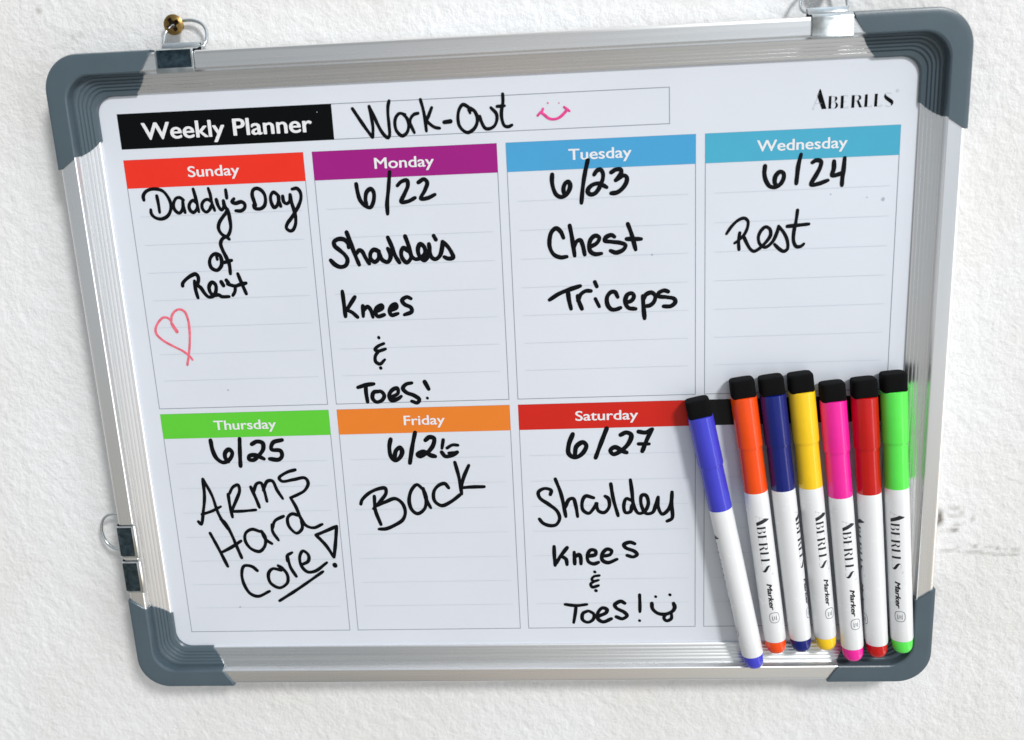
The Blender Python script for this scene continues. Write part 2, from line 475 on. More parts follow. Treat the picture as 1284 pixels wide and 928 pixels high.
# grey plastic corner caps swept round each corner
def corner_cap(cx, cz, sx, sz):
    """cx,cz: panel corner; sx,sz: direction pointing away from the board"""
    def prad(u_): return float(np.interp(u_, (-0.7, 0, 8.5, 9.3, 18), (8.0, 8.0, 11.5, 11.5, 16.0)))
    def eend(u_):
        b = float(np.interp(u_, (-0.7, 0, 9, 18), (20.0, 20.3, 26.4, 31.6)))
        return b + 0.9 * math.sin(math.pi * max(0, u_) / 9.0) * (1 if u_ < 9 else -1)
    def col(uy, e_over=None):
        u_, y_ = uy
        r = prad(u_); e = eend(u_)
        pts = []
        for t_ in np.linspace(0, 1, 5)[:-1]: pts.append((e + (r - u_ - e) * t_, -u_))
        for a in np.linspace(0, 1, 14):
            an = math.pi / 2 * a
            # centre (r-u, r-u), from (r-u, -u) to (-u, r-u)
            pts.append((r - u_ - r * math.sin(an), r - u_ - r * math.cos(an)))
        for t_ in np.linspace(0, 1, 5)[1:]: pts.append((-u_, (r - u_) + (e - (r - u_)) * t_))
        return [(cx - sx * a, y_, cz - sz * b) for a, b in pts]
    cols = [col(p) for p in CP]
    npth = len(cols[0]); k = len(CP)
    V, F = [], []
    for i in range(npth):
        for j in range(k): V.append(cols[j][i])
    for i in range(npth - 1):
        for j in range(k - 1):
            F.append((i * k + j, i * k + j + 1, (i + 1) * k + j + 1, (i + 1) * k + j))
    # lips at both ends: fall back onto the rail
    for end in (0, npth - 1):
        b = len(V)
        for j in range(k):
            p = V[end * k + j]
            du, dy = RP[j][0] - CP[j][0], RP[j][1] - CP[j][1] + 0.05
            if end == 0: V.append((p[0], p[1] + dy, p[2] + sz * du))
            else: V.append((p[0] + sx * du, p[1] + dy, p[2]))
        for j in range(k - 1):
            F.append((end * k + j, end * k + j + 1, b + j + 1, b + j))
    me = mesh('corner_cap', V, F); fix_normals(me)
    # outward test on the flat rim
    me.update()
    rim = max(me.polygons, key=lambda p: p.area)
    auto_smooth(me, 20)
    return link('corner_cap', me, M_plastic, board)
corner_cap(XL, ZT, -1, 1)
corner_cap(XR, ZT, 1, 1)
corner_cap(XL, ZB, -1, -1)
corner_cap(XR, ZB, 1, -1)

# hanging clips: folded steel over the rim, a lip, two ears round the bar of a wire D-ring
def clip(place, ring_tilt=0.0, ring_off=0.0, dark=True):
    """local frame: a along the rail (0 = clip centre), u outward from the panel edge, y depth"""
    W2 = 8.5
    pf = [(7.6, -8.55), (7.6, -9.75), (8.2, -10.25), (9.4, -10.1), (9.9, -9.75), (15.9, -9.75), (17.2, -9.3), (17.9, -8.2), (18.2, -4.0), (18.9, -0.6), (20.0, -0.2), (20.9, 0.6), (20.9, 1.8), (20.0, 2.6), (18.7, 2.4), (17.7, 1.6), (17.7, 7.0), (17.1, 7.9), (8.0, 8.0)]
    th = 0.7
    V, F = [], []
    n_ = len(pf)
    inner = []
    for i in range(n_):
        a = Vector(pf[max(i - 1, 0)]); b = Vector(pf[min(i + 1, n_ - 1)])
        t_ = (b - a).normalized(); nn = Vector((t_.y, -t_.x))
        inner.append((pf[i][0] - nn.x * th * .5, pf[i][1] - nn.y * th * .5))
    ring_pts = [(pf[i], inner[i]) for i in range(n_)]
    for a in (-W2, -W2 + .35, W2 - .35, W2):
        sh = 0.12 if abs(a) == W2 else 0.0
        for i in range(n_):
            V.append((a, pf[i][0], pf[i][1] + sh)); V.append((a, inner[i][0], inner[i][1]))
    k = 2 * n_
    for s_ in range(3):
        for i in range(n_ - 1):
            o0, o1 = s_ * k + 2 * i, (s_ + 1) * k + 2 * i
            # notch in the middle of the curl for the ring bar
            F.append((o0, o0 + 2, o1 + 2, o1)); F.append((o0 + 1, o1 + 1, o1 + 3, o0 + 3))
        for i in (0, n_ - 1):
            o0, o1 = s_ * k + 2 * i, (s_ + 1) * k + 2 * i
            F.append((o0, o1, o1 + 1, o0 + 1))
    for s_ in (0, 3):
        for i in range(n_ - 1):
            o0 = s_ * k + 2 * i
            F.append((o0, o0 + 1, o0 + 3, o0 + 2))
    me = mesh('hanging_clip', [place(*v_) for v_ in V], F); fix_normals(me); auto_smooth(me, 40)
    c = link('hanging_clip', me, M_steel, board)
    if dark:
        # face in a darker metal between the paler folded edges
        V, F = [], []
        g = [(-7.6, 9.9, -9.97), (7.6, 9.9, -9.97), (7.6, 15.9, -9.97), (7.6, 17.3, -9.5), (-7.6, 17.3, -9.5), (-7.6, 15.9, -9.97)]
        V = [place(*q) for q in g]; F = [(0, 1, 2, 5), (5, 2, 3, 4)]
        link('clip_face', mesh('clip_face', V, F), M_dark_steel, c)
    # wire ring
    path = []
    bu, by = 19.4, 1.2
    for a in np.linspace(-8.6, 8.6, 8): path.append((a, 0.0))
    for an in np.linspace(-0.12, math.pi + 0.12, 26):
        path.append((9.9 * math.cos(an), 3.0 + 10.6 * max(math.sin(an), -0.2) ** (1 if math.sin(an) < 0 else 0.8)))
    pts = [(a + ring_off, bu + d * math.cos(ring_tilt), by + d * math.sin(ring_tilt)) for a, d in path]
    V, F = tube([place(*p) for p in pts], 0.75, 10, True)
    me = mesh('hanging_ring', [tuple(v_) for v_ in V], F); fix_normals(me)
    link('hanging_ring', me, M_steel, c, smooth=True)
    return c
clip(lambda a, u_, y_: (33.6 + a, y_, ZT + u_), 0.56, 1.2)
clip(lambda a, u_, y_: (315.0 + a, y_, ZT + u_), 0.56, -1.0, False)
clip(lambda a, u_, y_: (XL - u_, y_, -185.0 + a), 0.22, 0.3)
clip(lambda a, u_, y_: (XL - u_, y_, -204.2 + a), 1.45, 0.0)

